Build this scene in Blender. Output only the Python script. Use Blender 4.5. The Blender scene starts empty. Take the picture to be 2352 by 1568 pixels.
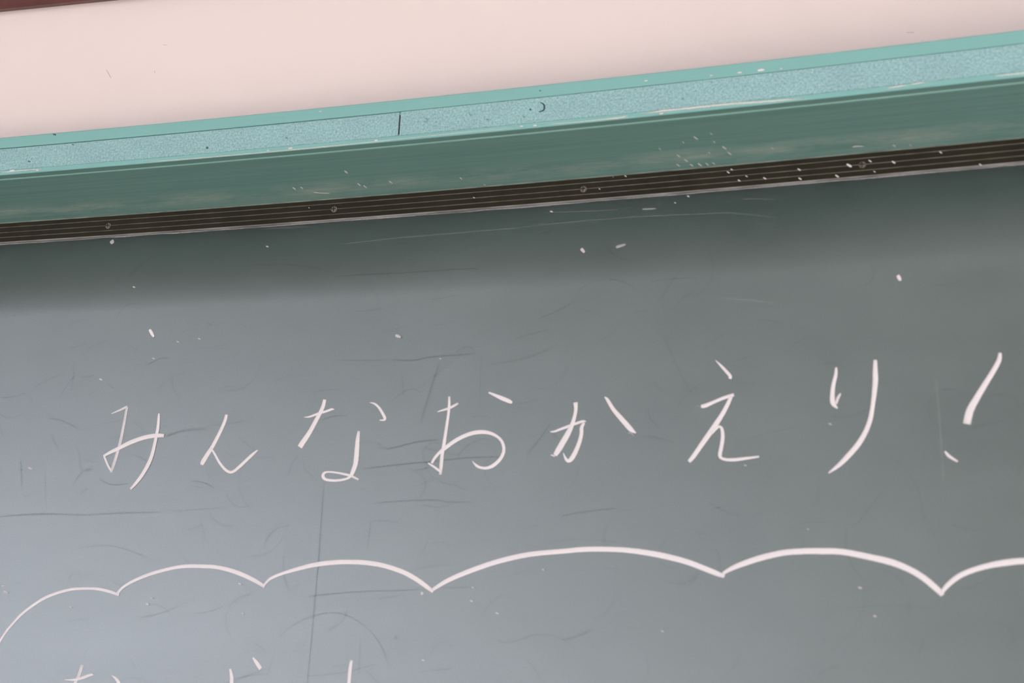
import bpy, math, random
from mathutils import Matrix, Vector

# ---------------------------------------------------------------- camera
scene = bpy.context.scene
col = scene.collection
cam_data = bpy.data.cameras.new('camera')
cam = bpy.data.objects.new('camera', cam_data)
col.objects.link(cam)
cam_data.sensor_width = 36.0
cam_data.lens = 3600.0 / 2352.0 * 36.0
cam_data.clip_start = 0.05
right = Vector((0.96073983, 0.27308849, 0.04900665))
up = Vector((0.03007612, -0.27809923, 0.96008137))
fwd = Vector((-0.27581588, 0.92091449, 0.27539446))
M = Matrix((right, up, -fwd)).transposed().to_4x4()
M.translation = Vector((1.492, -1.589, -0.621))
cam.matrix_world = M
cam_data.dof.use_dof = True
cam_data.dof.focus_distance = 1.92
cam_data.dof.aperture_fstop = 5.0
scene.camera = cam

# ---------------------------------------------------------------- daylight
world = bpy.data.worlds.new('overcast_sky')
scene.world = world
world.use_nodes = True
wn = world.node_tree.nodes
wl = world.node_tree.links
wn.clear()
w_out = wn.new('ShaderNodeOutputWorld')
w_bg = wn.new('ShaderNodeBackground')
w_geo = wn.new('ShaderNodeTexCoord')
w_sep = wn.new('ShaderNodeSeparateXYZ')
w_ramp = wn.new('ShaderNodeValToRGB')
w_map = wn.new('ShaderNodeMapRange')
w_map.inputs['From Min'].default_value = -1.0
w_map.inputs['From Max'].default_value = 1.0
wl.new(w_geo.outputs['Generated'], w_sep.inputs[0])
wl.new(w_sep.outputs['Z'], w_map.inputs['Value'])
wl.new(w_map.outputs[0], w_ramp.inputs[0])
wl.new(w_ramp.outputs[0], w_bg.inputs['Color'])
wl.new(w_bg.outputs[0], w_out.inputs[0])
w_ramp.color_ramp.elements[0].position = 0.490
w_ramp.color_ramp.elements[0].color = (0.66, 0.65, 0.63, 1)      # pale schoolyard below the horizon
w_ramp.color_ramp.elements[1].position = 0.510
w_ramp.color_ramp.elements[1].color = (0.90, 0.97, 1.20, 1)      # bright overcast sky
SKY = 1.0
w_bg.inputs['Strength'].default_value = SKY

# low sun slanting in through the side windows onto the classroom floor
sun_data = bpy.data.lights.new('sun', 'SUN')
sun_data.energy = 7.5
sun_data.angle = math.radians(0.53)
sun_data.color = (0.98, 0.98, 1.0)
sun = bpy.data.objects.new('sun', sun_data)
col.objects.link(sun)
sun.rotation_euler = Vector((math.cos(math.radians(22)) * math.cos(math.radians(15)),
                             math.cos(math.radians(22)) * math.sin(math.radians(15)),
                             -math.sin(math.radians(22)))).to_track_quat('-Z', 'Y').to_euler()

vs = scene.view_settings
vs.view_transform = 'Standard'
vs.look = 'None'
vs.gamma = 1.0
vs.use_curve_mapping = False
vs.exposure = 4.04

# ---------------------------------------------------------------- helpers
rnd = random.Random(7)
R0 = 17.121           # radius of the concave board
WALL_Y = 0.02         # face of the front wall
Z_FLOOR, Z_CEIL = -2.15, 0.95
XL, XR, YB = -3.8, 3.8, -8.6


def bent(s, n, z):
    """s metres along the arc, n metres out from the writing surface, z up from the surface's top edge"""
    a = (s + 0.5) / R0
    r = R0 - n
    return (r * math.sin(a), r * math.cos(a) - R0, z)


def link(name, verts, faces, mat=None, parent=None, uvs=None, smooth=False, attr=None):
    off = Vector((0, 0, 0))
    p = parent
    while p is not None:
        off += Vector(p.location)
        p = p.parent
    me = bpy.data.meshes.new(name)
    me.from_pydata([(v[0] - off.x, v[1] - off.y, v[2] - off.z) for v in verts], [], faces)
    if uvs:
        lay = me.uv_layers.new(name='UVMap')
        for poly in me.polygons:
            for li in poly.loop_indices:
                lay.data[li].uv = uvs[me.loops[li].vertex_index]
    if attr:
        at = me.attributes.new('strength', 'FLOAT', 'POINT')
        for i, v in enumerate(attr):
            at.data[i].value = v
    if smooth:
        for poly in me.polygons:
            poly.use_smooth = True
    if mat:
        me.materials.append(mat)
    me.update()
    o = bpy.data.objects.new(name, me)
    col.objects.link(o)
    if parent is not None:
        o.parent = parent
    return o


def tag(o, label=None, cat=None, group=None, kind=None):
    if label:
        o['label'] = label
    if cat:
        o['category'] = cat
    if group:
        o['group'] = group
    if kind:
        o['kind'] = kind
    return o


def box_geo(x0, x1, y0, y1, z0, z1):
    v = [(x0, y0, z0), (x1, y0, z0), (x1, y1, z0), (x0, y1, z0), (x0, y0, z1), (x1, y0, z1), (x1, y1, z1), (x0, y1, z1)]
    f = [(0, 3, 2, 1), (4, 5, 6, 7), (0, 1, 5, 4), (1, 2, 6, 5), (2, 3, 7, 6), (3, 0, 4, 7)]
    return v, f


def boxes(name, lst, mat, parent=None):
    V, F = [], []
    for b in lst:
        v, f = box_geo(*b)
        k = len(V)
        V += v
        F += [tuple(i + k for i in q) for q in f]
    return link(name, V, F, mat, parent)


def sweep(name, profile, s0, s1, mat, parent, step=0.05, closed=True):
    """a profile of (n, z) points carried along the arc; n None = back against the wall"""
    m = max(2, int(round((s1 - s0) / step)) + 1)
    V, U, F = [], [], []
    k = len(profile)
    d = [0.0]
    for i in range(1, k):
        a, b = profile[i - 1], profile[i]
        an, bn = (a[0] if a[0] is not None else -0.02), (b[0] if b[0] is not None else -0.02)
        d.append(d[-1] + math.hypot(an - bn, a[1] - b[1]))
    for j in range(m):
        s = s0 + (s1 - s0) * j / (m - 1)
        for i, (n, z) in enumerate(profile):
            if n is None:
                x, y, _ = bent(s, 0, z)
                V.append((x, WALL_Y - 0.001, z))
            else:
                V.append(bent(s, n, z))
            U.append((s, d[i]))
    kk = k if closed else k - 1
    for j in range(m - 1):
        for i in range(kk):
            a, b = j * k + i, j * k + (i + 1) % k
            F.append((a, a + k, b + k, b))
    if closed:
        F.append(tuple(range(k)))
        F.append(tuple((m - 1) * k + i for i in reversed(range(k))))
    return link(name, V, F, mat, parent, U)


def crom(pts, n=5):
    if len(pts) < 3:
        a, b = pts[0], pts[-1]
        return [tuple(a[i] + (b[i] - a[i]) * t / 4.0 for i in range(3)) for t in range(5)]
    out = []
    P = [pts[0]] + list(pts) + [pts[-1]]
    for i in range(1, len(P) - 2):
        p0, p1, p2, p3 = P[i - 1], P[i], P[i + 1], P[i + 2]
        for j in range(n):
            t = j / n
            out.append(tuple(0.5 * ((2 * p1[k]) + (-p0[k] + p2[k]) * t + (2 * p0[k] - 5 * p1[k] + 4 * p2[k] - p3[k]) * t * t
                                    + (-p0[k] + 3 * p1[k] - 3 * p2[k] + p3[k]) * t ** 3) for k in range(3)))
    out.append(tuple(pts[-1]))
    return out


def stroke_geo(raw, base, height, V, U, F, S, strength=1.0, nf=None, fade=0.0):
    """a low, slightly domed ridge of chalk following one pen stroke"""
    pts = crom([(a * 1e-4, b * 1e-4, c * 1e-4) for a, b, c in raw])
    prof = (-0.5, -0.34, 0.0, 0.34, 0.5)
    hgt = (0.0, 0.8, 1.0, 0.8, 0.0)
    k0 = len(V)
    L = 0.0
    m = len(pts)
    for i, (s, z, w) in enumerate(pts):
        a, b = pts[max(0, i - 1)], pts[min(m - 1, i + 1)]
        tx, tz = b[0] - a[0], b[1] - a[1]
        q = math.hypot(tx, tz) or 1e-9
        nx, nz = -tz / q, tx / q
        if i:
            L += math.hypot(s - pts[i - 1][0], z - pts[i - 1][1])
        w = max(w, 0.0004)
        e = min(i, m - 1 - i) / max(1.0, m * 0.12)
        st = strength * ((1 - fade) + fade * min(1.0, e))
        for pr, h in zip(prof, hgt):
            zz = z + nz * w * pr
            nn = nf(zz) if nf else 0.0
            V.append(bent(s + nx * w * pr, nn + base + height * h, zz))
            U.append((L, pr + 0.5))
            S.append(st)
    for i in range(m - 1):
        for j in range(4):
            a = k0 + i * 5 + j
            F.append((a, a + 1, a + 6, a + 5))


def strokes(name, raws, mat, parent, base=0.0002, height=0.0004, strength=1.0, nf=None, fade=0.0, strengths=None):
    V, U, F, S = [], [], [], []
    for i, r in enumerate(raws):
        stroke_geo(r, base + i * 0.00008, height, V, U, F, S, strengths[i] if strengths else strength, nf, fade)
    return link(name, V, F, mat, parent, U, smooth=True, attr=S)


# ---------------------------------------------------------------- materials
def new_mat(name):
    m = bpy.data.materials.new(name)
    m.use_nodes = True
    nt = m.node_tree
    return m, nt, nt.nodes, nt.links, nt.nodes['Principled BSDF']


def uv_noise(nt, scale_xy, scale=1.0, detail=4.0, rough=0.55):
    tc = nt.nodes.new('ShaderNodeUVMap')
    mp = nt.nodes.new('ShaderNodeMapping')
    mp.inputs['Scale'].default_value = (scale_xy[0], scale_xy[1], 1)
    nz = nt.nodes.new('ShaderNodeTexNoise')
    nz.inputs['Scale'].default_value = scale
    nz.inputs['Detail'].default_value = detail
    nz.inputs['Roughness'].default_value = rough
    nt.links.new(tc.outputs[0], mp.inputs[0])
    nt.links.new(mp.outputs[0], nz.inputs['Vector'])
    return nz


def ramp(nt, src, stops):
    r = nt.nodes.new('ShaderNodeValToRGB')
    e = r.color_ramp.elements
    while len(e) < len(stops):
        e.new(0.5)
    for q, (p, c) in zip(e, stops):
        q.position = p
        q.color = c if len(c) == 4 else (*c, 1)
    nt.links.new(src, r.inputs[0])
    return r


def mixc(nt, fac, a, b, mode='MIX'):
    m = nt.nodes.new('ShaderNodeMix')
    m.data_type = 'RGBA'
    m.blend_type = mode
    for sock, v in ((m.inputs[0], fac), (m.inputs[6], a), (m.inputs[7], b)):
        if isinstance(v, (int, float)):
            sock.default_value = v
        elif isinstance(v, tuple):
            sock.default_value = v if len(v) == 4 else (*v, 1)
        else:
            nt.links.new(v, sock)
    return m.outputs[2]


def math_n(nt, op, a, b=0.0):
    m = nt.nodes.new('ShaderNodeMath')
    m.operation = op
    for sock, v in zip(m.inputs, (a, b)):
        if isinstance(v, (int, float)):
            sock.default_value = v
        else:
            nt.links.new(v, sock)
    return m.outputs[0]


def plain(name, c, rough=0.6, var=0.06, scale=6.0, spec=0.3):
    m, nt, N, L, B = new_mat(name)
    tc = N.new('ShaderNodeTexCoord')
    nz = N.new('ShaderNodeTexNoise')
    nz.inputs['Scale'].default_value = scale
    nz.inputs['Detail'].default_value = 4
    L.new(tc.outputs['Object'], nz.inputs['Vector'])
    r = ramp(nt, nz.outputs[0], [(0.3, tuple(x * (1 - var) for x in c)), (0.7, tuple(min(1, x * (1 + var)) for x in c))])
    L.new(r.outputs[0], B.inputs['Base Color'])
    B.inputs['Roughness'].default_value = rough
    B.inputs['Specular IOR Level'].default_value = spec
    return m


def board_mat():
    m, nt, N, L, B = new_mat('green_chalkboard_steel')
    cloud = uv_noise(nt, (3.0, 5.0), 1.0, 5.0, 0.6)          # hand-wiped chalk haze
    wipe = uv_noise(nt, (2.2, 26.0), 1.0, 5.0, 0.6)          # sideways eraser strokes
    grain = uv_noise(nt, (900, 900), 1.0, 2.0, 0.6)
    f = math_n(nt, 'ADD', math_n(nt, 'MULTIPLY', cloud.outputs[0], 0.6), math_n(nt, 'MULTIPLY', wipe.outputs[0], 0.4))
    c1 = ramp(nt, f, [(0.34, BOARD_A), (0.66, BOARD_B)])
    g = ramp(nt, grain.outputs[0], [(0.3, (0.86, 0.86, 0.86)), (0.7, (1.12, 1.12, 1.12))])
    c = mixc(nt, 1.0, c1.outputs[0], g.outputs[0], 'MULTIPLY')
    L.new(c, B.inputs['Base Color'])
    rr = ramp(nt, f, [(0.3, (BOARD_R - 0.02,) * 3), (0.7, (BOARD_R + 0.03,) * 3)])
    L.new(rr.outputs[0], B.inputs['Roughness'])
    sg = math_n(nt, 'ADD', math_n(nt, 'MULTIPLY', grain.outputs[0], 0.36), math_n(nt, 'MULTIPLY', cloud.outputs[0], 0.22))
    L.new(math_n(nt, 'ADD', sg, BOARD_S - 0.29), B.inputs['Specular IOR Level'])
    B.inputs['IOR'].default_value = 1.75
    bp = N.new('ShaderNodeBump')
    bp.inputs['Strength'].default_value = 0.05
    bp.inputs['Distance'].default_value = 0.0004
    L.new(grain.outputs[0], bp.inputs['Height'])
    L.new(bp.outputs[0], B.inputs['Normal'])
    return m


BOARD_A, BOARD_B, BOARD_R, BOARD_S = (0.031, 0.053, 0.048), (0.045, 0.070, 0.064), 0.44, 0.95


def cloth_mat():
    m, nt, N, L, B = new_mat('pale_blue_green_woven_cloth')
    tc = N.new('ShaderNodeUVMap')
    sep = N.new('ShaderNodeSeparateXYZ')
    L.new(tc.outputs[0], sep.inputs[0])
    k = 2 * math.pi / 0.0016
    wx = math_n(nt, 'SINE', math_n(nt, 'MULTIPLY', sep.outputs[0], k))
    wy = math_n(nt, 'SINE', math_n(nt, 'MULTIPLY', sep.outputs[1], k))
    weave = math_n(nt, 'MULTIPLY', wx, wy)
    fuzz = uv_noise(nt, (420, 420), 1.0, 3.0, 0.65)
    soil = uv_noise(nt, (22, 40), 1.0, 5.0, 0.6)
    h = math_n(nt, 'ADD', math_n(nt, 'MULTIPLY', weave, 0.13), fuzz.outputs[0])
    c1 = ramp(nt, h, [(0.30, (0.180, 0.330, 0.343)), (0.52, (0.285, 0.458, 0.466)), (0.72, (0.42, 0.59, 0.60))])
    c2 = ramp(nt, soil.outputs[0], [(0.30, (0.92, 0.90, 0.93)), (0.62, (1.0, 1.0, 1.0)), (0.80, (1.10, 1.06, 1.08))])
    L.new(mixc(nt, 1.0, c1.outputs[0], c2.outputs[0], 'MULTIPLY'), B.inputs['Base Color'])
    B.inputs['Roughness'].default_value = 0.95
    B.inputs['Specular IOR Level'].default_value = 0.1
    bp = N.new('ShaderNodeBump')
    bp.inputs['Strength'].default_value = 0.5
    bp.inputs['Distance'].default_value = 0.0008
    L.new(h, bp.inputs['Height'])
    L.new(bp.outputs[0], B.inputs['Normal'])
    return m


def enamel_mat(name, a, b, rough, spec=0.4, streak=(2.0, 160.0), dust=None):
    m, nt, N, L, B = new_mat(name)
    st = uv_noise(nt, streak, 1.0, 6.0, 0.65)
    c = ramp(nt, st.outputs[0], [(0.32, a), (0.68, b)]).outputs[0]
    if dust:
        # chalk dust that has settled in a smeared band low on the sloping face
        tc = N.new('ShaderNodeUVMap')
        sep = N.new('ShaderNodeSeparateXYZ')
        L.new(tc.outputs[0], sep.inputs[0])
        band = ramp(nt, math_n(nt, 'MULTIPLY', sep.outputs[1], 1 / 0.0700),
                    [(0.60, (0, 0, 0)), (0.80, (1, 1, 1)), (0.90, (0.45, 0.45, 0.45)), (1.0, (0.1, 0.1, 0.1))])
        sm = uv_noise(nt, (12.0, 70.0), 1.0, 6.0, 0.7)
        sr = ramp(nt, sm.outputs[0], [(0.40, (0, 0, 0)), (0.72, (1, 1, 1))])
        f = math_n(nt, 'MULTIPLY', math_n(nt, 'MULTIPLY', band.outputs[0], sr.outputs[0]), dust)
        c = mixc(nt, f, c, (0.42, 0.38, 0.33))
    L.new(c, B.inputs['Base Color'])
    B.inputs['Roughness'].default_value = rough
    B.inputs['Specular IOR Level'].default_value = spec
    return m


def chalk_mat(name='white_chalk', c=(0.70, 0.635, 0.645), soft=5.0, bias=0.06, amount=1.0, grain=0.55):
    """chalk laid on the steel: powdery, ragged at the edges, thin where the stroke was light"""
    m, nt, N, L, B = new_mat(name)
    tc = N.new('ShaderNodeUVMap')
    sep = N.new('ShaderNodeSeparateXYZ')
    L.new(tc.outputs[0], sep.inputs[0])
    edge = math_n(nt, 'SUBTRACT', 0.5, math_n(nt, 'ABSOLUTE', math_n(nt, 'SUBTRACT', sep.outputs[1], 0.5)))
    obj = N.new('ShaderNodeTexCoord')
    nz = N.new('ShaderNodeTexNoise')
    nz.inputs['Scale'].default_value = 700
    nz.inputs['Detail'].default_value = 3
    L.new(obj.outputs['Object'], nz.inputs['Vector'])
    streak = uv_noise(nt, (60, 6.0), 1.0, 3.0, 0.6)
    f = math_n(nt, 'MULTIPLY', math_n(nt, 'ADD', edge, bias), soft)
    f = math_n(nt, 'ADD', f, math_n(nt, 'MULTIPLY', math_n(nt, 'SUBTRACT', nz.outputs[0], 0.5), grain))
    f = math_n(nt, 'MINIMUM', f, math_n(nt, 'ADD', 0.62, math_n(nt, 'MULTIPLY', streak.outputs[0], 0.75)))
    at = N.new('ShaderNodeAttribute')
    at.attribute_name = 'strength'
    mm = N.new('ShaderNodeMath')
    mm.operation = 'MULTIPLY'
    mm.use_clamp = True
    L.new(f, mm.inputs[0])
    L.new(math_n(nt, 'MULTIPLY', at.outputs['Fac'], amount), mm.inputs[1])
    cl = N.new('ShaderNodeClamp')
    L.new(mm.outputs[0], cl.inputs[0])
    B.inputs['Base Color'].default_value = (*c, 1)
    B.inputs['Roughness'].default_value = 1.0
    B.inputs['Specular IOR Level'].default_value = 0.05
    tr = N.new('ShaderNodeBsdfTransparent')
    mx = N.new('ShaderNodeMixShader')
    L.new(cl.outputs[0], mx.inputs[0])
    L.new(tr.outputs[0], mx.inputs[1])
    L.new(B.outputs[0], mx.inputs[2])
    L.new(mx.outputs[0], N['Material Output'].inputs[0])
    return m


M_WALL = plain('cream_painted_plaster', (0.800, 0.672, 0.655), 0.75, 0.012, 3.0, 0.2)
M_CEIL = plain('grey_ceiling_tiles', (0.32, 0.32, 0.32), 0.9, 0.02, 4.0, 0.1)
M_SIDE = plain('pale_painted_wall', (0.52, 0.52, 0.51), 0.8, 0.02, 3.0, 0.2)
M_BACK = plain('brown_grey_panelled_wall', (0.22, 0.205, 0.19), 0.7, 0.1, 3.0, 0.2)
M_FLOOR = plain('worn_wood_floor', (0.30, 0.27, 0.23), 0.45, 0.15, 5.0, 0.4)
M_TRIM = plain('dark_red_brown_wood', (0.105, 0.034, 0.030), 0.45, 0.2, 14.0, 0.4)
M_ALU = plain('grey_aluminium', (0.55, 0.56, 0.57), 0.35, 0.04, 8.0, 0.5)
M_BOARD = board_mat()
M_CLOTH = cloth_mat()
M_LIP = enamel_mat('light_green_enamel', (0.192, 0.395, 0.375), (0.214, 0.425, 0.403), 0.5, 0.3, (6.0, 60.0))
M_FASCIA = enamel_mat('dark_green_enamel', (0.070, 0.134, 0.116), (0.091, 0.166, 0.144), 0.5, 0.3, (3.0, 300.0), dust=0.36)
M_BEAD = enamel_mat('green_bead_highlight', (0.140, 0.265, 0.232), (0.160, 0.295, 0.258), 0.35, 0.5, (6.0, 60.0))  # paler than the fascia: the rib's highlight is put into its colour
M_RAIL = plain('black_brown_rubber', (0.015, 0.012, 0.006), 0.7, 0.2, 30.0, 0.2)
M_RIDGE = plain('dusty_rubber_ridge', (0.125, 0.115, 0.095), 0.9, 0.3, 60.0, 0.1)
M_DUSTY = plain('chalk_dusted_edge', (0.21, 0.195, 0.185), 0.95, 0.35, 25.0, 0.1)
M_SCREW = plain('dusty_steel_screw', (0.13, 0.108, 0.092), 0.7, 0.6, 400.0, 0.3)
M_CHALK = chalk_mat()
M_GHOST = chalk_mat('erased_line_smear', (0.045, 0.068, 0.066), 1.9, -0.02, 0.24, 0.9)
M_STAIN = chalk_mat('dark_stain', (0.03, 0.06, 0.06), 4.0, 0.1, 0.8, 0.6)
M_SCUFF = chalk_mat('grey_scuff', (0.45, 0.38, 0.36), 3.0, 0.1, 0.6, 0.6)

# ---------------------------------------------------------------- the room
def struct(o):
    o['kind'] = 'structure'
    return o


T = 0.15
wall_front = struct(boxes('wall_front', [(XL - T, XR + T, WALL_Y, WALL_Y + T, Z_FLOOR, Z_CEIL)], M_WALL))
struct(boxes('floor', [(XL - T, XR + T, YB - T, WALL_Y + T, Z_FLOOR - T, Z_FLOOR)], M_FLOOR))
struct(boxes('ceiling', [(XL - T, XR + T, YB - T, WALL_Y + T, Z_CEIL, Z_CEIL + T)], M_CEIL))
SILL, HEAD = -1.25, 0.76
HEAD_B = 0.36
WIN = [(-4.1, -5.4), (-5.5, -6.85), (-6.95, -8.35)]
wl_boxes = [(XL - T, XL, YB, WALL_Y, Z_FLOOR, SILL), (XL - T, XL, YB, WALL_Y, HEAD, Z_CEIL)]
edges = [WALL_Y] + [e for w in WIN for e in w] + [YB]
for i in range(0, len(edges), 2):
    wl_boxes.append((XL - T, XL, edges[i + 1], edges[i], SILL, HEAD))
struct(boxes('wall_left', wl_boxes, M_SIDE))

WINB_ADDED = [(-3.7, -2.75), (-2.65, -1.7)]  # unseen back windows, added to throw glare onto the board
bk = [(XL - T, XR + T, YB - T, YB, Z_FLOOR, SILL), (XL - T, XR + T, YB - T, YB, HEAD_B, Z_CEIL)]
edges = [XL - T] + [e for w in WINB_ADDED for e in w] + [XR + T]
for i in range(0, len(edges), 2):
    bk.append((edges[i], edges[i + 1], YB - T, YB, SILL, HEAD_B))
struct(boxes('wall_back', bk, M_BACK))

WINR_ADDED = [(-0.5, -2.2), (-2.35, -4.05)]
LOW0, LOW1 = -2.05, -0.75                 # unseen low windows, added to light the front wall from below
rt = [(XR, XR + T, YB, WALL_Y, Z_FLOOR, LOW0), (XR, XR + T, YB, WALL_Y, LOW1, Z_CEIL)]
edges = [WALL_Y] + [e for w in WINR_ADDED for e in w] + [YB]
for i in range(0, len(edges), 2):
    rt.append((XR, XR + T, edges[i + 1], edges[i], LOW0, LOW1))
struct(boxes('wall_right', rt, M_SIDE))

m, nt, N, L, B = new_mat('window_glass')
tr = N.new('ShaderNodeBsdfTransparent')
gl = N.new('ShaderNodeBsdfGlossy')
gl.inputs['Roughness'].default_value = 0.02
mx = N.new('ShaderNodeMixShader')
mx.inputs[0].default_value = 0.06
L.new(tr.outputs[0], mx.inputs[1])
L.new(gl.outputs[0], mx.inputs[2])
L.new(mx.outputs[0], N['Material Output'].inputs[0])
M_GLASS = m


def window(idx, a0, a1, side, SILL=SILL, HEAD=HEAD):  # left windows bring the daylight; back and right ones are added
    b = 0.045
    am = (a0 + a1) / 2
    def bx(u0, u1, d, z0, z1):          # u along the wall, d half depth
        if side == 'left':
            xm = XL - T * 0.5
            return (xm - d, xm + d, u0, u1, z0, z1)
        if side == 'right':
            xm = XR + T * 0.5
            return (xm - d, xm + d, u0, u1, z0, z1)
        ym = YB - T * 0.5
        return (u0, u1, ym - d, ym + d, z0, z1)
    w = struct(boxes('window_%d' % idx, [  # numbers above len(WIN) are the added back and right windows
        bx(a0, a0 + b, 0.03, SILL, HEAD), bx(a1 - b, a1, 0.03, SILL, HEAD),
        bx(a0 + b, a1 - b, 0.03, SILL, SILL + b), bx(a0 + b, a1 - b, 0.03, HEAD - b, HEAD),
        bx(am - b / 2, am + b / 2, 0.02, SILL + b, HEAD - b)], M_ALU))
    for p, q in ((a0 + b, am - b / 2), (am + b / 2, a1 - b)):
        boxes('pane', [bx(p, q, 0.003, SILL + b, HEAD - b)], M_GLASS, w)
    pd = bpy.data.lights.new('window_daylight', 'AREA')
    pd.shape = 'RECTANGLE'
    pd.size = a1 - a0
    pd.size_y = HEAD - SILL
    pd.cycles.is_portal = True
    po = bpy.data.objects.new('window_daylight', pd)
    col.objects.link(po)
    if side == 'left':
        po.location = (XL - T - 0.01, am, (SILL + HEAD) / 2)
        po.rotation_euler = (math.radians(90), 0, math.radians(-90))
    elif side == 'right':
        po.location = (XR + T + 0.01, am, (SILL + HEAD) / 2)
        po.rotation_euler = (math.radians(90), 0, math.radians(90))
    else:
        po.location = (am, YB - T - 0.01, (SILL + HEAD) / 2)
        po.rotation_euler = (math.radians(90), 0, 0)


for i, (y1, y0) in enumerate(WIN):
    window(i + 1, y0, y1, 'left')
for i, (x0, x1) in enumerate(WINB_ADDED):
    window(len(WIN) + i + 1, x0, x1, 'back', SILL, HEAD_B)
for i, (y1, y0) in enumerate(WINR_ADDED):
    window(len(WIN) + len(WINB_ADDED) + i + 1, y0, y1, 'right', LOW0, LOW1)

# picture rail high on the front wall
Vt, Ft = [], []
prof = [(WALL_Y - 0.0005, 0.338), (0.004, 0.333), (0.000, 0.337), (0.000, 0.372), (0.004, 0.378), (WALL_Y - 0.0005, 0.380)]
for x in (XL + 0.002, XR - 0.002):
    for y, z in prof:
        Vt.append((x, y, z))
k = len(prof)
for i in range(k):
    j = (i + 1) % k
    Ft.append((i, j, k + j, k + i))
Ft.append(tuple(reversed(range(k))))
Ft.append(tuple(range(k, 2 * k)))
struct(link('trim_1', Vt, Ft, M_TRIM))

# small scuffs on the plaster
for pts in ([(0.4505, 0.2395), (0.4562, 0.2315), (0.4590, 0.2270)], [(0.528, 0.268), (0.533, 0.2665)], [(0.520, 0.2325), (0.5215, 0.2285)],
            [(1.444, 0.1996), (1.449, 0.1992), (1.452, 0.1988)]):
    V, F, U, S = [], [], [], []
    for i, (x, z) in enumerate(pts):
        hw = 0.0010 if 0 < i < len(pts) - 1 else 0.0006
        for sgn in (-1, 1):
            V.append((x + sgn * hw * 0.6, WALL_Y - 0.0004, z + sgn * hw * 0.6))
            U.append((i * 0.005, 0.5 + 0.5 * sgn))
            S.append(0.45)
        if i:
            a = len(V) - 4
            F.append((a, a + 1, a + 3, a + 2))
    link('scuff', V, F, M_SCUFF, wall_front, U, attr=S)

# ---------------------------------------------------------------- the chalkboard
S0, S1 = -2.55, 1.55
ZB = -1.22
board = bpy.data.objects.new('chalkboard', None)
col.objects.link(board)
board.location = (0.0, 0.0, ZB - 0.06)
board.empty_display_size = 0.2
tag(board, 'long curved green classroom chalkboard with light green frame and white handwriting', 'chalkboard')


def curved_sheet(name, s0, s1, z0, z1, n, thick, mat, parent, ns, nz):
    V, U, F = [], [], []
    for j in range(ns + 1):
        s = s0 + (s1 - s0) * j / ns
        for i in range(nz + 1):
            z = z0 + (z1 - z0) * i / nz
            V.append(bent(s, n, z))
            U.append((s, z))
    for j in range(ns):
        for i in range(nz):
            a = j * (nz + 1) + i
            F.append((a, a + nz + 1, a + nz + 2, a + 1))
    front = len(V)
    # back skin and rim
    for j in range(ns + 1):
        s = s0 + (s1 - s0) * j / ns
        for z in (z0, z1):
            V.append(bent(s, n - thick, z))
            U.append((s, z))
    for j in range(ns):
        a = front + 2 * j
        F.append((a, a + 1, a + 3, a + 2))
        lo, hi = j * (nz + 1), j * (nz + 1) + nz
        F.append((lo, a, a + 2, lo + nz + 1))
        F.append((hi, hi + nz + 1, a + 3, a + 1))
    return link(name, V, F, mat, parent, U, smooth=False)


surface = curved_sheet('writing_surface', S0, S1, ZB, 0.030, 0.0, 0.016, M_BOARD, board, 164, 10)
for p in surface.data.polygons:
    p.use_smooth = len(p.vertices) == 4 and p.index < 164 * 10

# top frame: box section with a lip above and below the cloth, then the step and the dark sloping face
top = sweep('top_frame', [(0.063, 0.1130), (0.0620, 0.1140), (None, 0.1140), (None, 0.0660), (0.0620, 0.0641), (0.0630, 0.0646),
                          (0.0630, 0.0700), (0.0612, 0.0702), (0.0612, 0.0995), (0.0630, 0.0997)], S0 - 0.04, S1 + 0.04, M_LIP, board)
SEAM = 0.4023
cloth_a = sweep('cloth_strip', [(0.0613, 0.0703), (0.0624, 0.0706), (0.0625, 0.0985), (0.0613, 0.0993)], S0 - 0.038, SEAM - 0.0009, M_CLOTH, board)
cloth_b = sweep('cloth_strip', [(0.0613, 0.0703), (0.0624, 0.0706), (0.0625, 0.0990), (0.0613, 0.0994)], SEAM + 0.0009, S1 + 0.038, M_CLOTH, board)
fascia = sweep('fascia', [(0.0624, 0.0640), (0.0034, 0.0262), (0.0020, 0.0275), (0.0020, 0.0555), (0.0560, 0.0640)], S0, S1, M_FASCIA, board)
sweep('bead', [(0.0583, 0.0612), (0.0575, 0.0600), (0.0562, 0.0597), (0.0562, 0.0604)], S0, S1, M_BEAD, fascia)
sweep('gap_shade', [(0.0613, 0.0988), (0.0616, 0.0988), (0.0616, 0.0994), (0.0613, 0.0994)], S0, SEAM, plain('shaded_gap', (0.035, 0.075, 0.068), 0.9, 0.3, 60, 0.1), top)  # dark strip painting the shade between lip and cloth
sweep('fold', [(0.0625, 0.0708), (0.0630, 0.0710), (0.0630, 0.0982), (0.0625, 0.0984)], SEAM - 0.0034, SEAM - 0.0011, M_CLOTH, cloth_a, step=0.001)
strip = sweep('seam_shade', [(0.0613, 0.0725), (0.0620, 0.0725), (0.0620, 0.0955), (0.0613, 0.0955)], SEAM - 0.0009, SEAM + 0.0009, M_RAIL, top, step=0.0009)  # black strip standing in for the shade inside the seam

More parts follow.
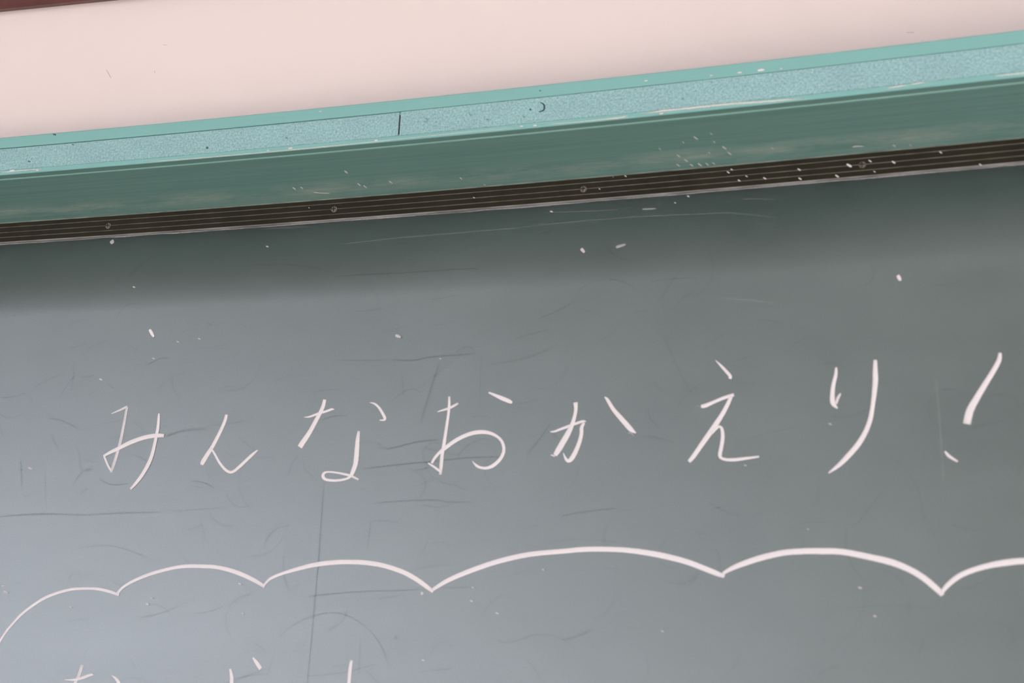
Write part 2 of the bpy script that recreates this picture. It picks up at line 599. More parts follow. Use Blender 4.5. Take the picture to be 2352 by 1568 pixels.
rail = sweep('chart_rail', [(0.0002, 0.0275), (0.0030, 0.0275), (0.0030, 0.0012), (0.0002, 0.0012)], S0, S1, M_RAIL, board)
for z in (0.0205, 0.0137, 0.0072):
    sweep('ridge', [(0.0028, z + 0.0004), (0.0036, z + 0.00025), (0.0036, z - 0.00025), (0.0028, z - 0.0004)], S0, S1, M_RIDGE, rail)
sweep('lower_edge', [(0.0002, 0.0013), (0.0033, 0.0013), (0.0030, 0.0005), (0.0002, 0.0000)], S0, S1, M_DUSTY, rail)
sweep('upper_edge', [(0.0032, 0.0262), (0.0044, 0.0266), (0.0044, 0.0258), (0.0032, 0.0256)], S0, S1, plain('faint_dust_line', (0.17, 0.19, 0.165), 0.9, 0.3, 50, 0.1), fascia)

# round-headed screws every 30 cm, each with a cross slot
def screw(s, z):
    V, F = [], []
    n = 14
    rings = [(0.0038, 0.0), (0.0036, 0.0008), (0.0026, 0.0016), (0.0013, 0.0020)]
    for r, h in rings:
        for i in range(n):
            a = 2 * math.pi * i / n
            V.append(bent(s + r * math.cos(a), 0.0028 + h, z + r * math.sin(a)))
    for q in range(len(rings) - 1):
        for i in range(n):
            j = (i + 1) % n
            F.append((q * n + i, q * n + j, (q + 1) * n + j, (q + 1) * n + i))
    F.append(tuple((len(rings) - 1) * n + i for i in range(n)))
    o = link('screw', V, F, M_SCREW, rail)
    V, F = [], []
    for dx, dz in ((0.0026, 0.0005), (0.0005, 0.0026)):
        k = len(V)
        for h in (0.0012, 0.00215):
            for sx, sz in ((-1, -1), (1, -1), (1, 1), (-1, 1)):
                V.append(bent(s + sx * dx, 0.0028 + h, z + sz * dz))
        F += [tuple(k + i for i in q) for q in ((4, 5, 6, 7), (0, 1, 5, 4), (1, 2, 6, 5), (2, 3, 7, 6), (3, 0, 4, 7))]
    link('cross_slot', V, F, M_RAIL, o)


for i in range(-8, 6):
    screw(i * 0.3 + 0.001, 0.0134)

# lower frame, chalk tray and end posts
sweep('bottom_frame', [(0.0003, ZB + 0.012), (0.030, ZB), (0.030, ZB - 0.045), (None, ZB - 0.045), (None, ZB - 0.002), (0.0003, ZB - 0.002)], S0 - 0.04, S1 + 0.04, M_LIP, board)
sweep('chalk_tray', [(0.0302, ZB - 0.040), (0.1100, ZB - 0.044), (0.1150, ZB - 0.030), (0.1180, ZB - 0.030), (0.1180, ZB - 0.055), (0.0302, ZB - 0.055)], S0 - 0.04, S1 + 0.04, M_ALU, board)
for a, b in ((S0 - 0.04, S0 - 0.0005), (S1 + 0.0005, S1 + 0.04)):
    sweep('side_frame', [(0.0600, 0.0555), (None, 0.0555), (None, ZB - 0.0015), (0.0600, ZB - 0.0015)], a, b, M_LIP, board)

# ---------------------------------------------------------------- chalk writing
# stroke data: [arc position, height, width] in tenths of a millimetre on the board
DATA = {
 'CHARS': {"mi":[[[361,-2209,15],[462,-2170,27],[562,-2128,36]],[[563,-2134,32],[553,-2196,36],[542,-2353,40],[527,-2518,42],[507,-2641,45],[480,-2779,44],[447,-2909,36]],[[450,-2893,27],[393,-2819,29],[328,-2711,29]],[[324,-2715,31],[410,-2670,42],[505,-2628,49],[635,-2569,55],[766,-2523,56],[881,-2496,55],[988,-2485,52],[1092,-2487,46]],[[992,-2224,24],[993,-2265,35],[998,-2380,43],[989,-2495,46],[979,-2592,46],[959,-2722,50],[923,-2827,54],[865,-2939,50],[796,-3035,43],[733,-3107,31]]],"n":[[[1866,-2260,38],[1855,-2328,44],[1818,-2432,46],[1769,-2544,48],[1723,-2640,51],[1674,-2719,57],[1630,-2798,62],[1615,-2838,46]],[[1710,-2643,24],[1771,-2721,28],[1834,-2810,31],[1904,-2883,33],[1956,-2918,34],[1996,-2928,34],[2038,-2913,38],[2102,-2862,42],[2182,-2788,41],[2245,-2730,37],[2305,-2680,18]]],"na":[[[2844,-2317,6],[2900,-2316,20],[2966,-2298,28],[3032,-2276,30],[3107,-2259,28],[3173,-2237,28],[3209,-2240,6]],[[3080,-2123,44],[3068,-2198,49],[3033,-2284,51],[2990,-2370,55],[2940,-2472,58],[2888,-2558,65],[2847,-2620,70],[2824,-2659,72]],[[3632,-2175,5],[3690,-2190,23],[3743,-2231,29],[3789,-2291,34],[3823,-2347,37],[3826,-2370,34],[3805,-2379,21],[3767,-2378,13]],[[3527,-2495,32],[3522,-2581,51],[3522,-2682,59],[3522,-2783,62],[3517,-2868,61],[3494,-2944,56],[3473,-2990,42],[3434,-3021,29],[3353,-3038,30],[3261,-3041,31],[3176,-3028,33],[3140,-2996,41],[3149,-2958,34],[3194,-2945,22],[3278,-2952,23],[3380,-2970,26],[3474,-2994,30],[3572,-3037,24]]],"o":[[[4443,-2303,13],[4517,-2285,27],[4588,-2264,32],[4680,-2217,28]],[[4570,-2139,29],[4575,-2252,34],[4570,-2367,36],[4556,-2520,39],[4542,-2673,44],[4529,-2787,44],[4525,-2901,44],[4522,-2999,32]],[[4534,-2976,25],[4454,-2918,27],[4375,-2871,18]],[[4415,-2872,33],[4447,-2815,36],[4499,-2756,39],[4560,-2708,47],[4660,-2638,47],[4760,-2587,48],[4870,-2552,48],[4980,-2544,47],[5076,-2562,39],[5157,-2605,32],[5207,-2659,35],[5230,-2728,39],[5222,-2795,41],[5179,-2862,43],[5111,-2916,44],[5042,-2937,33],[4971,-2928,30],[4922,-2901,28],[4882,-2859,9]],[[5025,-2110,19],[5108,-2147,36],[5189,-2184,48],[5262,-2215,45],[5300,-2234,27]]],"ka":[[[5739,-2561,9],[5781,-2561,23],[5849,-2539,29],[5932,-2511,32],[6014,-2484,32],[6090,-2462,30],[6131,-2463,9]],[[6109,-2476,31],[6083,-2527,43],[6083,-2594,44],[6067,-2675,48],[6033,-2770,53],[5991,-2850,56],[5954,-2879,42],[5923,-2856,29],[5894,-2795,10]],[[6005,-2255,55],[6012,-2323,43],[6003,-2398,42],[5977,-2494,51],[5935,-2590,66],[5878,-2692,70],[5836,-2765,67],[5803,-2816,52]],[[5757,-2811,15],[5808,-2827,22]],[[6323,-2208,10],[6354,-2238,35],[6417,-2337,44],[6488,-2421,53],[6557,-2497,56],[6619,-2565,53],[6673,-2604,14]],[[6591,-2600,12],[6623,-2606,11],[6655,-2636,7]]],"e":[[[7495,-1863,5],[7552,-1923,27],[7610,-1988,33],[7650,-2039,36],[7647,-2068,36]],[[7352,-2345,36],[7396,-2340,46],[7493,-2302,37],[7589,-2265,38],[7693,-2237,38]],[[7299,-2334,5],[7356,-2353,6]],[[7665,-2252,39],[7630,-2332,46],[7575,-2436,51],[7504,-2547,59],[7433,-2649,58],[7355,-2760,54],[7284,-2863,51],[7236,-2919,44]],[[7465,-2634,33],[7512,-2583,33],[7548,-2563,26],[7573,-2593,35],[7582,-2670,42],[7571,-2766,43],[7556,-2854,43],[7572,-2890,31],[7628,-2907,33],[7715,-2909,37],[7818,-2899,32],[7955,-2884,22]]],"ri":[[[8722,-1998,23],[8717,-2077,38],[8692,-2187,43],[8683,-2289,49],[8690,-2366,51],[8735,-2420,13]],[[8719,-2376,25],[8736,-2317,33],[8765,-2267,18]],[[9107,-1941,39],[9105,-2061,52],[9105,-2146,57],[9094,-2264,52],[9076,-2398,45],[9050,-2540,49],[9004,-2664,52],[8930,-2787,58],[8840,-2892,56],[8742,-2990,45],[8640,-3066,17]]],"excl":[[[10289,-1930,32],[10275,-2008,48],[10213,-2121,52],[10132,-2250,58],[10059,-2370,66],[9993,-2491,76],[9960,-2621,79]],[[9749,-2882,19],[9788,-2930,32],[9867,-2986,18]]],"low1":[[[382,-5093,44],[349,-5215,46],[314,-5291,46],[283,-5390,46]],[[179,-5258,10],[287,-5257,26],[397,-5233,35],[505,-5196,34],[539,-5200,8]]],"low1b":[[[769,-5196,8],[823,-5227,30],[869,-5276,42],[897,-5344,43]]],"low2":[[[2225,-5092,27],[2252,-5176,46],[2259,-5239,49],[2267,-5334,49]],[[2485,-4965,20],[2538,-5020,45],[2593,-5084,47]]],"low3":[[[3646,-4968,35],[3638,-5078,43],[3637,-5204,43],[3634,-5296,43]]]},
 'ARCS': [[[-842,-5137,24],[-788,-4967,26],[-736,-4852,29],[-681,-4756,31],[-593,-4645,33],[-492,-4538,35],[-355,-4436,36],[-205,-4349,37],[-28,-4287,36],[140,-4251,35],[335,-4242,32],[485,-4249,35],[626,-4276,37],[745,-4312,31]],[[720,-4295,39],[789,-4220,35],[947,-4135,39],[1163,-4059,42],[1402,-4004,41],[1566,-3985,44],[1743,-3985,45],[1909,-3992,47],[2076,-4020,50],[2244,-4068,51],[2414,-4135,47],[2550,-4204,40]],[[2537,-4187,30],[2605,-4119,35],[2728,-4066,36],[2913,-4013,46],[3120,-3966,53],[3328,-3940,56],[3536,-3933,53],[3743,-3942,55],[3951,-3975,54],[4160,-4037,54],[4317,-4111,54],[4443,-4189,50],[4527,-4244,39]],[[4516,-4226,37],[4579,-4184,46],[4706,-4114,53],[4888,-4040,56],[5115,-3961,57],[5342,-3899,58],[5613,-3849,57],[5964,-3820,55],[6142,-3805,56],[6364,-3803,56],[6583,-3812,57],[6802,-3838,62],[7018,-3878,63],[7232,-3933,61],[7402,-3995,59],[7529,-4045,56],[7617,-4078,41]],[[7599,-4049,33],[7694,-3996,51],[7834,-3941,61],[7999,-3890,64],[8203,-3846,62],[8406,-3832,63],[8567,-3833,65],[8767,-3841,64],[9035,-3894,64],[9229,-3943,68],[9383,-4006,63],[9497,-4073,63],[9586,-4144,64],[9668,-4221,58],[9694,-4254,46]],[[9683,-4233,35],[9738,-4163,48],[9838,-4081,53],[9952,-4027,54],[10103,-3981,57],[10252,-3953,65],[10430,-3936,63],[10656,-3945,62],[10870,-3984,61]]],
 'GHOSTS': [[8,[[731,-1644,23],[841,-1595,23],[932,-1560,22],[1038,-1564,21]]],[4,[[259,-1028,25],[342,-914,25],[435,-868,23],[592,-872,22]]],[7,[[-496,-2251,21],[-356,-2260,21],[-211,-2311,20],[-51,-2393,20]]],[4,[[222,-2329,22],[395,-2312,22],[488,-2292,22]]],[6,[[1124,-2487,43],[1343,-2433,42],[1622,-2422,41]]],[4,[[1655,-2381,26],[1949,-2363,26],[2093,-2341,26]]],[5,[[2039,-2516,20],[2159,-2611,20],[2275,-2680,19]]],[4,[[1891,-2672,20],[1971,-2732,20],[2062,-2726,20]]],[5,[[676,-2692,20],[795,-2728,20],[897,-2781,20]]],[4,[[-256,-1592,29],[-223,-1682,30],[-226,-1931,30]]],[5,[[-114,-1748,27],[-35,-1751,28],[60,-1727,29]]],[7,[[293,-2976,20],[417,-3037,20],[534,-3055,21],[703,-3040,21]]],[4,[[-1202,-1976,22],[-1002,-1963,23],[-847,-1922,23]]],[4,[[1506,-3017,20],[1656,-3035,19],[1811,-3104,19]]],[4,[[2340,-2781,21],[2446,-2758,20],[2522,-2801,19]]],[4,[[2820,-2741,27],[2742,-2854,28],[2718,-2968,27]]],[4,[[2882,-2824,20],[2926,-2923,20],[3021,-2989,19]]],[3,[[-1304,-968,30],[-1123,-939,29],[-959,-937,29]]],[4,[[-803,-2711,29],[-759,-2868,29],[-721,-3042,30]]],[3,[[-345,-1391,35],[-170,-1361,35],[-96,-1319,37]]],[3,[[420,-1349,20],[630,-1464,20]]],[5,[[252,-1840,25],[360,-1913,25]]],[5,[[1475,-1146,25],[1555,-1185,25]]],[4,[[1208,-1627,22],[1397,-1616,22]]],[4,[[643,-2296,25],[832,-2430,25]]],[4,[[1968,-470,44],[2401,-487,43],[2683,-531,42],[2964,-592,41]]],[9,[[3063,-677,21],[3424,-676,21],[3958,-684,21],[4672,-685,21],[4845,-701,20]]],[6,[[4262,-1016,21],[4434,-1009,21],[4571,-983,21]]],[6,[[3352,-1108,21],[3548,-1106,21],[3688,-1083,21]]],[6,[[5532,-1316,26],[5727,-1245,26],[5951,-1135,26]]],[5,[[5980,-1031,21],[6090,-947,20],[6251,-909,20],[6413,-927,19],[6575,-1003,19]]],[9,[[3859,-1698,25],[4137,-1709,25],[4308,-1684,25],[4546,-1674,25],[4851,-1672,25]]],[5,[[3150,-1668,20],[3471,-1685,20],[3789,-1695,20]]],[7,[[4431,-1739,37],[4376,-1933,37],[4322,-2144,37],[4256,-2418,37]]],[6,[[4613,-1648,21],[4711,-1590,21],[4796,-1598,19],[4842,-1666,19]]],[4,[[4919,-1678,20],[4915,-1906,20],[4930,-2310,20]]],[9,[[3867,-2706,25],[4019,-2678,25],[4237,-2630,25],[4489,-2617,24]]],[6,[[4702,-2805,25],[4812,-2689,25],[4973,-2621,24],[5089,-2632,24]]],[9,[[5181,-2816,24],[4787,-2823,24],[4388,-2854,24],[3949,-2885,24],[3608,-2919,25]]],[7,[[5505,-2784,30],[5627,-2631,30],[5748,-2462,30]]],[5,[[5769,-2588,23],[5852,-2653,23]]],[5,[[4843,-2379,20],[4925,-2365,19],[5042,-2377,19]]],[6,[[3878,-2178,21],[4025,-2068,21],[4143,-2036,20],[4233,-2092,19]]],[5,[[3069,-2359,21],[3207,-2314,20],[3366,-2318,20]]],[4,[[5278,-1531,25],[5474,-1476,25],[5670,-1437,25]]],[5,[[5331,-2243,19],[5478,-2232,19],[5574,-2204,20]]],[4,[[3992,-1853,21],[4029,-2117,21]]],[4,[[2880,-2045,21],[3091,-2011,21],[3269,-2017,20]]],[4,[[3345,-1861,20],[3490,-1908,19]]],[3,[[4317,-1318,21],[4607,-1291,20]]],[3,[[6196,-1625,25],[6430,-1477,25]]],[3,[[5937,-1191,19],[6151,-1269,19],[6315,-1359,19]]],[6,[[6765,-979,20],[6938,-954,20],[7158,-952,19],[7282,-961,19]]],[4,[[6332,-922,20],[6461,-930,19],[6640,-1039,19]]],[4,[[8227,-1836,18],[8329,-1719,19],[8490,-1637,19]]],[3,[[7848,-2695,18],[8053,-2642,18],[8343,-2592,18]]],[3,[[7357,-1762,24],[7477,-1643,24],[7628,-1566,24]]],[3,[[7722,-1872,19],[7871,-1834,19]]],[8,[[-969,-3413,32],[-377,-3386,31],[134,-3401,31],[709,-3380,31],[1163,-3376,30]]],[4,[[1349,-3362,25],[2011,-3326,25]]],[5,[[1496,-3028,20],[1665,-3039,20],[1803,-3108,19]]],[5,[[1539,-3079,20],[1663,-3106,20]]],[8,[[3162,-3027,27],[3159,-3385,26],[3167,-3866,26],[3164,-4495,26],[3157,-5158,26],[3156,-5417,25]]],[6,[[2771,-4750,20],[2916,-4623,20],[3148,-4511,19],[3319,-4481,19]]],[5,[[2496,-4818,18],[2589,-4863,19],[2639,-4924,19]]],[4,[[37,-3804,21],[264,-3770,21],[549,-3756,20],[843,-3819,19],[1001,-3877,19]]],[4,[[1672,-4506,19],[1905,-4479,20],[2061,-4422,20]]],[4,[[1487,-3884,19],[1587,-3949,19]]],[4,[[1181,-4408,19],[1315,-4438,19],[1437,-4534,19]]],[4,[[2494,-3769,22],[2536,-3656,22],[2652,-3559,21],[2827,-3528,20]]],[4,[[1674,-3439,21],[1761,-3703,21]]],[4,[[1507,-3587,21],[1703,-3522,21]]],[5,[[2306,-5187,24],[2565,-5142,23],[2687,-5132,23]]],[4,[[961,-4991,20],[1070,-5116,20]]],[4,[[425,-4906,23],[385,-5020,23]]],[5,[[-792,-2764,30],[-711,-3151,29]]],[5,[[-35,-3044,30],[62,-2898,29],[174,-2865,28]]],[5,[[70,-3157,35],[167,-3089,35]]],[9,[[3075,-4312,19],[3212,-4289,19],[3690,-4249,19],[4062,-4236,18],[4446,-4221,18]]],[8,[[4578,-4202,18],[4939,-4195,18]]],[7,[[3114,-4543,19],[3298,-4481,19],[3505,-4488,18],[3682,-4559,18],[3862,-4686,19],[3991,-4836,19],[4072,-5016,19]]],[7,[[3153,-5143,18],[3373,-5123,18],[3625,-5086,18],[3789,-5037,18],[3937,-5004,18]]],[8,[[3785,-3302,19],[3922,-3288,19],[4194,-3275,19],[4499,-3271,19],[4618,-3296,19],[4901,-3300,19]]],[6,[[4333,-3316,19],[4504,-3350,19],[4670,-3320,19]]],[8,[[5884,-3466,23],[6057,-3429,23],[6292,-3402,23],[6495,-3386,23]]],[6,[[3748,-3486,26],[3744,-3644,26],[3730,-3787,26]]],[5,[[3749,-3494,19],[3903,-3490,19],[4076,-3512,19]]],[5,[[5243,-4710,18],[5309,-4753,17],[5436,-4751,18],[5545,-4713,18],[5654,-4674,18],[5810,-4669,17],[5968,-4713,17],[6112,-4813,17]]],[6,[[4135,-2922,19],[4239,-2945,19],[4390,-2911,20]]],[5,[[4423,-5068,18],[4618,-5049,18],[4795,-5027,18]]],[8,[[4131,-4700,59],[4143,-4750,59]]],[4,[[4457,-3648,25],[4340,-3897,25]]],[4,[[4555,-3366,20],[4482,-3523,20]]],[5,[[3418,-5046,18],[3601,-5011,18]]],[4,[[3729,-4719,25],[3744,-5099,25]]],[3,[[5070,-4488,19],[5221,-4307,19],[5379,-4260,18]]],[4,[[5505,-3585,23],[5664,-3555,23]]],[4,[[4282,-4021,19],[4479,-3974,19],[4678,-3966,18]]],[4,[[4463,-3734,19],[4596,-3726,18],[4682,-3773,18]]],[4,[[5321,-3775,18],[5387,-3798,18]]],[4,[[5513,-3745,18],[5675,-3784,18]]],[3,[[5322,-4095,18],[5527,-4019,18]]],[5,[[8359,-3567,17],[8459,-3550,17],[8729,-3550,17]]],[5,[[8799,-3565,17],[8869,-3580,17],[8925,-3552,17],[9010,-3439,17],[9180,-3227,17]]],[4,[[8777,-4375,16],[8984,-4364,16],[9189,-4352,16],[9459,-4361,16],[9620,-4377,16]]],[5,[[7481,-3402,22],[7585,-3389,22]]],[3,[[7305,-3644,17],[7455,-3653,17]]],[4,[[7176,-3181,18],[7327,-3169,18]]]],
 'CHALK_MARKS': [[[736,-1203,35],[771,-1250,41],[806,-1297,24]],[[9340,-1074,34],[9355,-1105,41],[9369,-1135,24]],[[6001,-542,33],[6022,-566,39],[6043,-590,23]],[[6388,-555,31],[6446,-542,37],[6504,-529,21]],[[6671,-142,18],[6751,-145,21],[6830,-148,12]],[[62,-46,50],[77,-69,60],[92,-93,35]],[[-825,-4228,26],[-797,-4223,32],[-769,-4217,18]],[[4387,-4261,32],[4402,-4263,38],[4417,-4265,22]]],
 'SPECKS_BOARD': [[[817,-1553,14],[834,-1558,20],[853,-1566,10]],[[1394,-1339,14],[1410,-1344,20],[1429,-1352,10]],[[1118,-1365,13],[1133,-1369,18],[1150,-1376,9]],[[138,-1783,18],[159,-1789,26],[184,-1799,13]],[[-669,-2837,21],[-643,-2844,30],[-613,-2855,15]],[[4428,-1706,10],[4439,-1709,14],[4452,-1715,7]],[[8645,-2571,15],[8660,-2576,22],[8677,-2585,11]],[[-775,-4285,24],[-745,-4292,34],[-710,-4304,17]],[[1105,-4404,17],[1125,-4409,24],[1148,-4417,12]],[[1155,-4337,13],[1171,-4341,19],[1190,-4347,9]],[[2304,-4491,13],[2319,-4494,19],[2337,-4501,9]],[[123,-4451,13],[140,-4455,19],[159,-4461,10]],[[4946,-4334,16],[4964,-4338,22],[4983,-4346,11]],[[5237,-4456,15],[5254,-4460,22],[5273,-4468,11]],[[4451,-4949,12],[4465,-4952,18],[4481,-4958,9]],[[5720,-4008,12],[5733,-4012,18],[5749,-4018,9]],[[4958,-4195,11],[4970,-4199,16],[4984,-4204,8]],[[8916,-4182,17],[8933,-4187,25],[8953,-4196,12]],[[9054,-4450,14],[9068,-4454,21],[9084,-4461,10]],[[7806,-2968,12],[7819,-2972,18],[7833,-2978,9]],[[450,-661,15],[467,-666,21],[487,-675,10]],[[2171,-257,15],[2187,-262,21],[2206,-271,10]],[[5635,-87,14],[5650,-92,20],[5666,-100,10]],[[7168,-38,14],[7181,-43,19],[7197,-52,9]],[[7030,-102,10],[7040,-106,14],[7052,-112,7]],[[3892,-1422,28],[3922,-1431,39],[3957,-1447,19]],[[6993,-4619,12],[7006,-4622,17],[7020,-4628,9]],[[2238,-4174,13],[2253,-4178,19],[2271,-4185,9]],[[8433,-3619,9],[8442,-3622,13],[8452,-3627,6]]],
 'SPECKS_RAIL': [[[6472,252,8],[6485,244,12],[6497,235,7]],[[7639,220,7],[7651,211,12],[7663,203,7]],[[7600,193,9],[7614,182,14],[7628,172,8]],[[7798,128,7],[7810,120,12],[7822,111,7]],[[7718,88,9],[7732,78,14],[7746,68,8]],[[7988,89,10],[8004,77,16],[8020,65,10]],[[8348,152,10],[8364,141,16],[8380,129,10]],[[8357,49,10],[8373,38,16],[8389,26,10]],[[8737,44,12],[8754,30,18],[8772,17,11]],[[9310,139,12],[9327,125,18],[9344,112,11]],[[9123,50,7],[9134,42,11],[9145,34,7]],[[9781,195,9],[9794,185,13],[9806,175,8]],[[10161,23,8],[10173,14,13],[10185,4,8]],[[8855,152,16],[8880,134,25],[8904,116,15]],[[9077,173,10],[9092,161,16],[9107,149,9]],[[6189,122,6],[6199,115,10],[6209,108,6]],[[2685,176,5],[2694,171,8],[2703,165,5]],[[4728,141,6],[4739,134,10],[4750,127,6]]],
 'SPECKS_FASCIA': [[[7315,477,11],[7335,467,14],[7354,456,10]],[[7593,392,11],[7612,382,14],[7632,371,10]],[[7635,351,11],[7654,340,14],[7673,330,10]],[[7093,364,10],[7109,355,13],[7126,346,9]],[[7158,331,12],[7177,320,15],[7196,310,10]],[[7064,302,10],[7081,292,13],[7097,283,9]],[[7295,293,12],[7315,282,15],[7334,271,10]],[[7209,293,10],[7225,284,13],[7242,275,9]],[[7378,290,10],[7394,280,12],[7411,271,9]],[[7451,288,8],[7465,281,10],[7479,273,7]],[[7510,432,6],[7521,426,8],[7532,420,6]],[[7497,489,6],[7508,483,8],[7519,477,6]],[[7183,449,7],[7194,443,8],[7205,437,6]],[[8098,353,8],[8112,346,10],[8126,338,7]],[[2544,369,13],[2561,359,16],[2578,349,11]],[[3258,459,12],[3275,449,16],[3292,439,11]],[[3751,355,12],[3768,346,15],[3785,336,11]],[[3423,339,12],[3439,329,16],[3456,320,11]],[[2646,366,11],[2660,358,13],[2674,350,9]],[[3359,359,12],[3375,349,16],[3392,339,11]],[[4598,339,10],[4612,331,12],[4626,323,8]],[[4854,276,8],[4866,270,10],[4877,263,7]],[[6337,252,5],[6346,247,7],[6354,243,5]],[[9330,291,7],[9343,284,9],[9357,276,6]],[[9489,284,7],[9502,277,9],[9516,269,6]],[[6919,417,7],[6930,411,8],[6941,404,6]],[[7433,359,7],[7444,353,8],[7455,347,6]],[[2784,318,6],[2877,307,10],[2983,300,6]],[[8922,301,6],[8967,304,12],[9041,298,6]]],
 'SPECKS_FACE': [[[3016,1091,7],[3031,1092,13],[3046,1092,6]],[[8045,1029,17],[8080,1030,31],[8115,1029,15]],[[7835,1027,11],[7857,1027,20],[7880,1027,10]],[[6836,1050,9],[6854,1051,16],[6872,1050,8]],[[7543,1028,8],[7558,1028,14],[7574,1028,7]],[[9685,1147,8],[9701,1148,15],[9718,1147,7]],[[2163,1135,7],[2179,1136,13],[2194,1136,6]],[[-1053,685,15],[-1020,687,27],[-986,688,13]],[[-681,659,9],[-661,661,16],[-641,661,8]],[[2672,666,13],[2699,667,22],[2726,668,11]],[[3742,666,10],[3762,667,17],[3782,667,8]],[[5612,661,10],[5634,662,19],[5656,662,9]],[[5461,666,9],[5480,667,16],[5499,667,8]],[[2403,659,7],[2418,660,13],[2433,660,6]],[[7013,651,10],[7034,652,18],[7055,652,9]],[[8280,1014,6],[8292,1014,11],[8304,1014,5]]],
 'LIGHT_LINES': [[[4119,-1340,15],[4205,-1445,15]],[[7471,-1196,9],[7746,-1222,12],[7986,-1266,12],[8196,-1311,9]],[[9799,-961,12],[9816,-1085,12]],[[5313,-244,16],[6309,-220,15],[7458,-254,15],[7737,-282,10],[8104,-357,10]],[[3102,-295,16],[3750,-265,16],[4801,-252,16],[5314,-249,16]],[[5987,-4016,9],[6182,-4018,9]],[[7736,-121,20],[7921,-133,15],[8104,-158,15]],[[2073,-33,17],[2749,-47,16]],[[6815,-102,15],[6887,-98,15]],[[5508,-91,10],[5960,-112,13],[6404,-127,10]],[[2551,-4641,14],[2762,-4661,9]],[[6544,-4282,27],[6569,-4378,22]],[[9686,-2117,12],[9725,-2982,16],[9710,-3277,12]]],
 'CLOTH_MARKS': [[[5671,938,7],[5717,903,19],[5724,856,23],[5705,833,19],[5661,825,8]],[[5555,869,19],[5575,856,24]],[[5484,789,14],[5504,777,19]],[[1596,779,26],[1626,766,31]],[[7246,807,24],[7269,799,24]],[[5065,796,20],[5097,782,20]],[[4845,901,14],[4884,850,12]],[[2618,814,13],[2648,795,10]],[[6582,875,15],[6601,868,10]],[[-235,971,16],[-203,957,11]],[[-822,797,16],[-784,783,16]],[[7550,960,14],[7578,947,14]],[[4335,879,15],[4362,861,15],[4349,831,17],[4322,844,10]]],
 'LIP_MARKS': [[[-519,1124,16],[-474,1109,22]],[[5660,1073,15],[5680,1066,10]]],
 'WEAR': [[[786,660,9],[1308,651,17],[2325,649,14],[3147,652,19],[3948,660,13],[4675,667,13],[5435,667,16]],[[5683,667,10],[6126,658,15],[6392,658,20],[6560,658,36],[6679,670,20]],[[6798,670,20],[7033,687,40],[7220,686,35],[7406,686,45],[7682,687,40],[7956,678,39],[8270,667,34],[8537,661,24]],[[9339,671,14],[9467,680,33],[9552,684,14]],[[9573,686,14],[9657,692,28],[9741,693,14]],[[10361,677,14],[10563,677,28],[10843,671,28]],[[-1196,672,18],[-828,679,24],[-584,672,12]]],
}
D = DATA
CH_INFO = {
    'mi': ('white chalk hiragana mi, first character of the upper line', [0.75, 0.72, 0.85, 1.0, 1.0]),
    'n': ('white chalk hiragana n, second character of the upper line', None),
    'na': ('white chalk hiragana na, third character of the upper line', None),
    'o': ('white chalk hiragana o, fourth character of the upper line', [0.8, 0.9, 1.0, 1.0, 1.0]),
    'ka': ('white chalk hiragana ka, fifth character of the upper line', [1, 1, 1, .8, 1, .45]),
    'e': ('white chalk hiragana e, sixth character of the upper line', [1, 1, .4, 1, 1]),
    'ri': ('white chalk hiragana ri, seventh character of the upper line', [1, .8, 1]),
    'excl': ('white chalk exclamation mark ending the upper line', None),
    'low1': ('crossed chalk strokes starting the lower line', [.75, .9]),
    'low1b': ('curved chalk dot beside the crossed strokes of the lower line', None),
    'low2': ('short chalk strokes, second on the lower line', None),
    'low3': ('single upright chalk stroke, third on the lower line', [.9]),
}
for key, (lab, st) in CH_INFO.items():
    raws = D['CHARS'][key]
    o = strokes('chalk_character', raws, M_CHALK, board, strengths=[x * 1.15 for x in st] if st else [1.15] * len(raws), fade=0.25)
    tag(o, lab)
for i, r in enumerate(D['ARCS']):
    o = strokes('cloud_arc', [r], M_CHALK, board, base=0.0002 + (i % 2) * 0.0001, strength=1.1, fade=0.2)
    tag(o, 'white chalk arc of the cloud outline under the upper line')
for r, st in zip(D['CHALK_MARKS'], (1.1, 0.9, 0.7, 0.42, 0.3, 0.5, 0.45, 0.7)):
    strokes('chalk_mark', [r], M_CHALK, board, base=0.0003, strength=st, fade=0.7 if st < 0.6 else 0.2)
tag(strokes('faint_chalk_lines', D['LIGHT_LINES'], M_CHALK, board, base=0.0001, height=0.00005, strength=0.07, fade=0.8), kind='stuff')
tag(strokes('chalk_specks', D['SPECKS_BOARD'], M_CHALK, board, strength=0.55), kind='stuff')
FN = lambda z: 0.0034 + (0.0624 - 0.0034) * (z - 0.0262) / (0.0640 - 0.0262)
tag(strokes('chalk_crumbs', D['SPECKS_RAIL'], M_CHALK, rail, base=0.0033, strength=0.85), kind='stuff')
tag(strokes('chalk_crumbs', D['SPECKS_FASCIA'], M_CHALK, fascia, base=0.0001, strength=0.4, nf=FN, fade=0.5), kind='stuff')
tag(strokes('chalk_crumbs', D['SPECKS_FACE'], M_CHALK, top, base=0.0631, strength=1.0), kind='stuff')
tag(strokes('worn_paint', D['WEAR'], chalk_mat('worn_chalky_paint', (0.68, 0.68, 0.64), 2.2, 0.05, 0.85, 1.1), top, base=0.0631, height=0.0002, strength=0.9, fade=0.6), kind='stuff')
line_pts = []
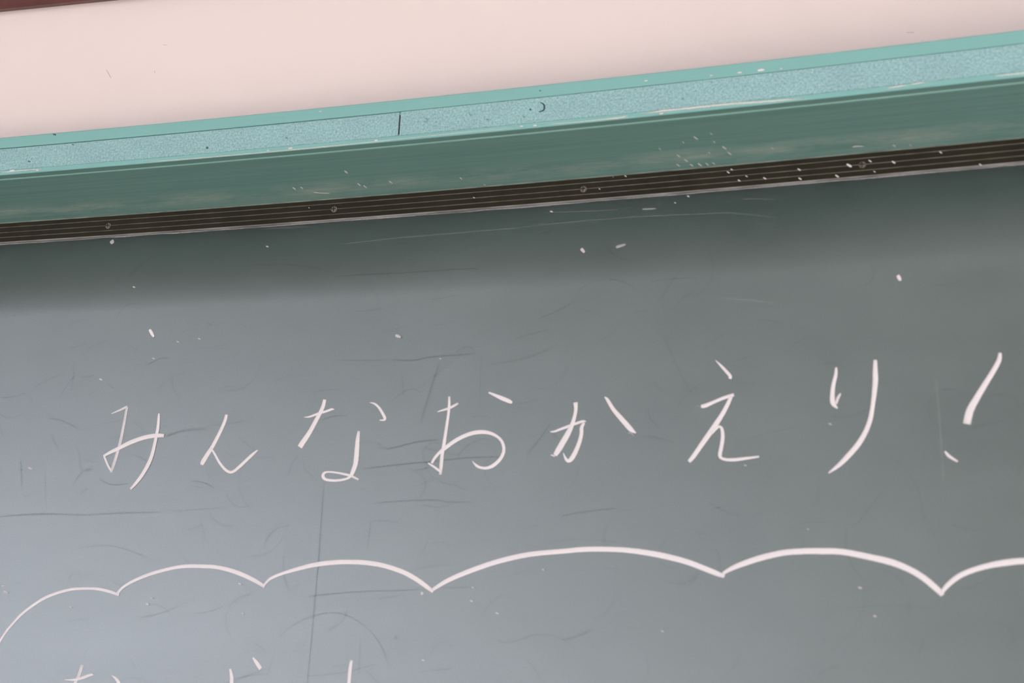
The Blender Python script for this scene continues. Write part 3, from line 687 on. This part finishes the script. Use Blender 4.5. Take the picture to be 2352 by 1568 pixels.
s = -0.9
while s < 1.5:
    line_pts.append((s * 1e4, -6 + rnd.uniform(-3, 3), rnd.uniform(8, 26)))
    s += rnd.uniform(0.012, 0.05)
tag(strokes('dust_line', [line_pts], chalk_mat('settled_chalk_dust', (0.62, 0.585, 0.60), 2.0, 0.0, 0.6, 1.3), board, base=0.0001, height=0.0002, strength=0.8), kind='stuff')
half = [r for r in D['CLOTH_MARKS'] if r[0][0] < SEAM * 1e4]
other = [r for r in D['CLOTH_MARKS'] if r[0][0] >= SEAM * 1e4]
tag(strokes('stains', half, M_STAIN, cloth_a, base=0.0626, height=0.0002, strength=0.75), kind='stuff')
tag(strokes('stains', other, M_STAIN, cloth_b, base=0.0626, height=0.0002, strengths=[1.0, 0.95, 0.6] + [0.4] * (len(other) - 3)), kind='stuff')
tag(strokes('stains', D['LIP_MARKS'], M_STAIN, top, base=0.0631, height=0.0002, strength=0.8), kind='stuff')
# lines of older writing, wiped away but still showing darker through the chalk haze
V, U, F, S = [], [], [], []
for i, (st, r) in enumerate(D['GHOSTS']):
    stroke_geo(r, 0.00004 + (i % 7) * 0.00001, 0.00003, V, U, F, S, st * 0.1, None, 0.7)
grnd = random.Random(21)
for i in range(330):
    s, z = grnd.uniform(-0.7, 1.5), -0.03 - 0.75 * grnd.random() ** 0.85
    a, n = grnd.uniform(0, 6.28), grnd.randint(3, 6)
    if grnd.random() < 0.45:
        a = grnd.choice((0, math.pi)) + grnd.gauss(0.06, 0.12)
    turn, stp = grnd.gauss(0, 0.35), grnd.uniform(0.006, 0.016)
    pts = []
    for j in range(n):
        pts.append((s * 1e4, z * 1e4, grnd.uniform(18, 38)))
        s += math.cos(a) * stp
        z += math.sin(a) * stp
        a += turn
    if max(p[1] for p in pts) < -150:
        stroke_geo(pts, 0.00004 + (i % 7) * 0.00001, 0.00003, V, U, F, S, grnd.uniform(0.15, 0.42), None, 0.8)
tag(link('erased_writing', V, F, M_GHOST, surface, U, smooth=True, attr=S), kind='stuff')
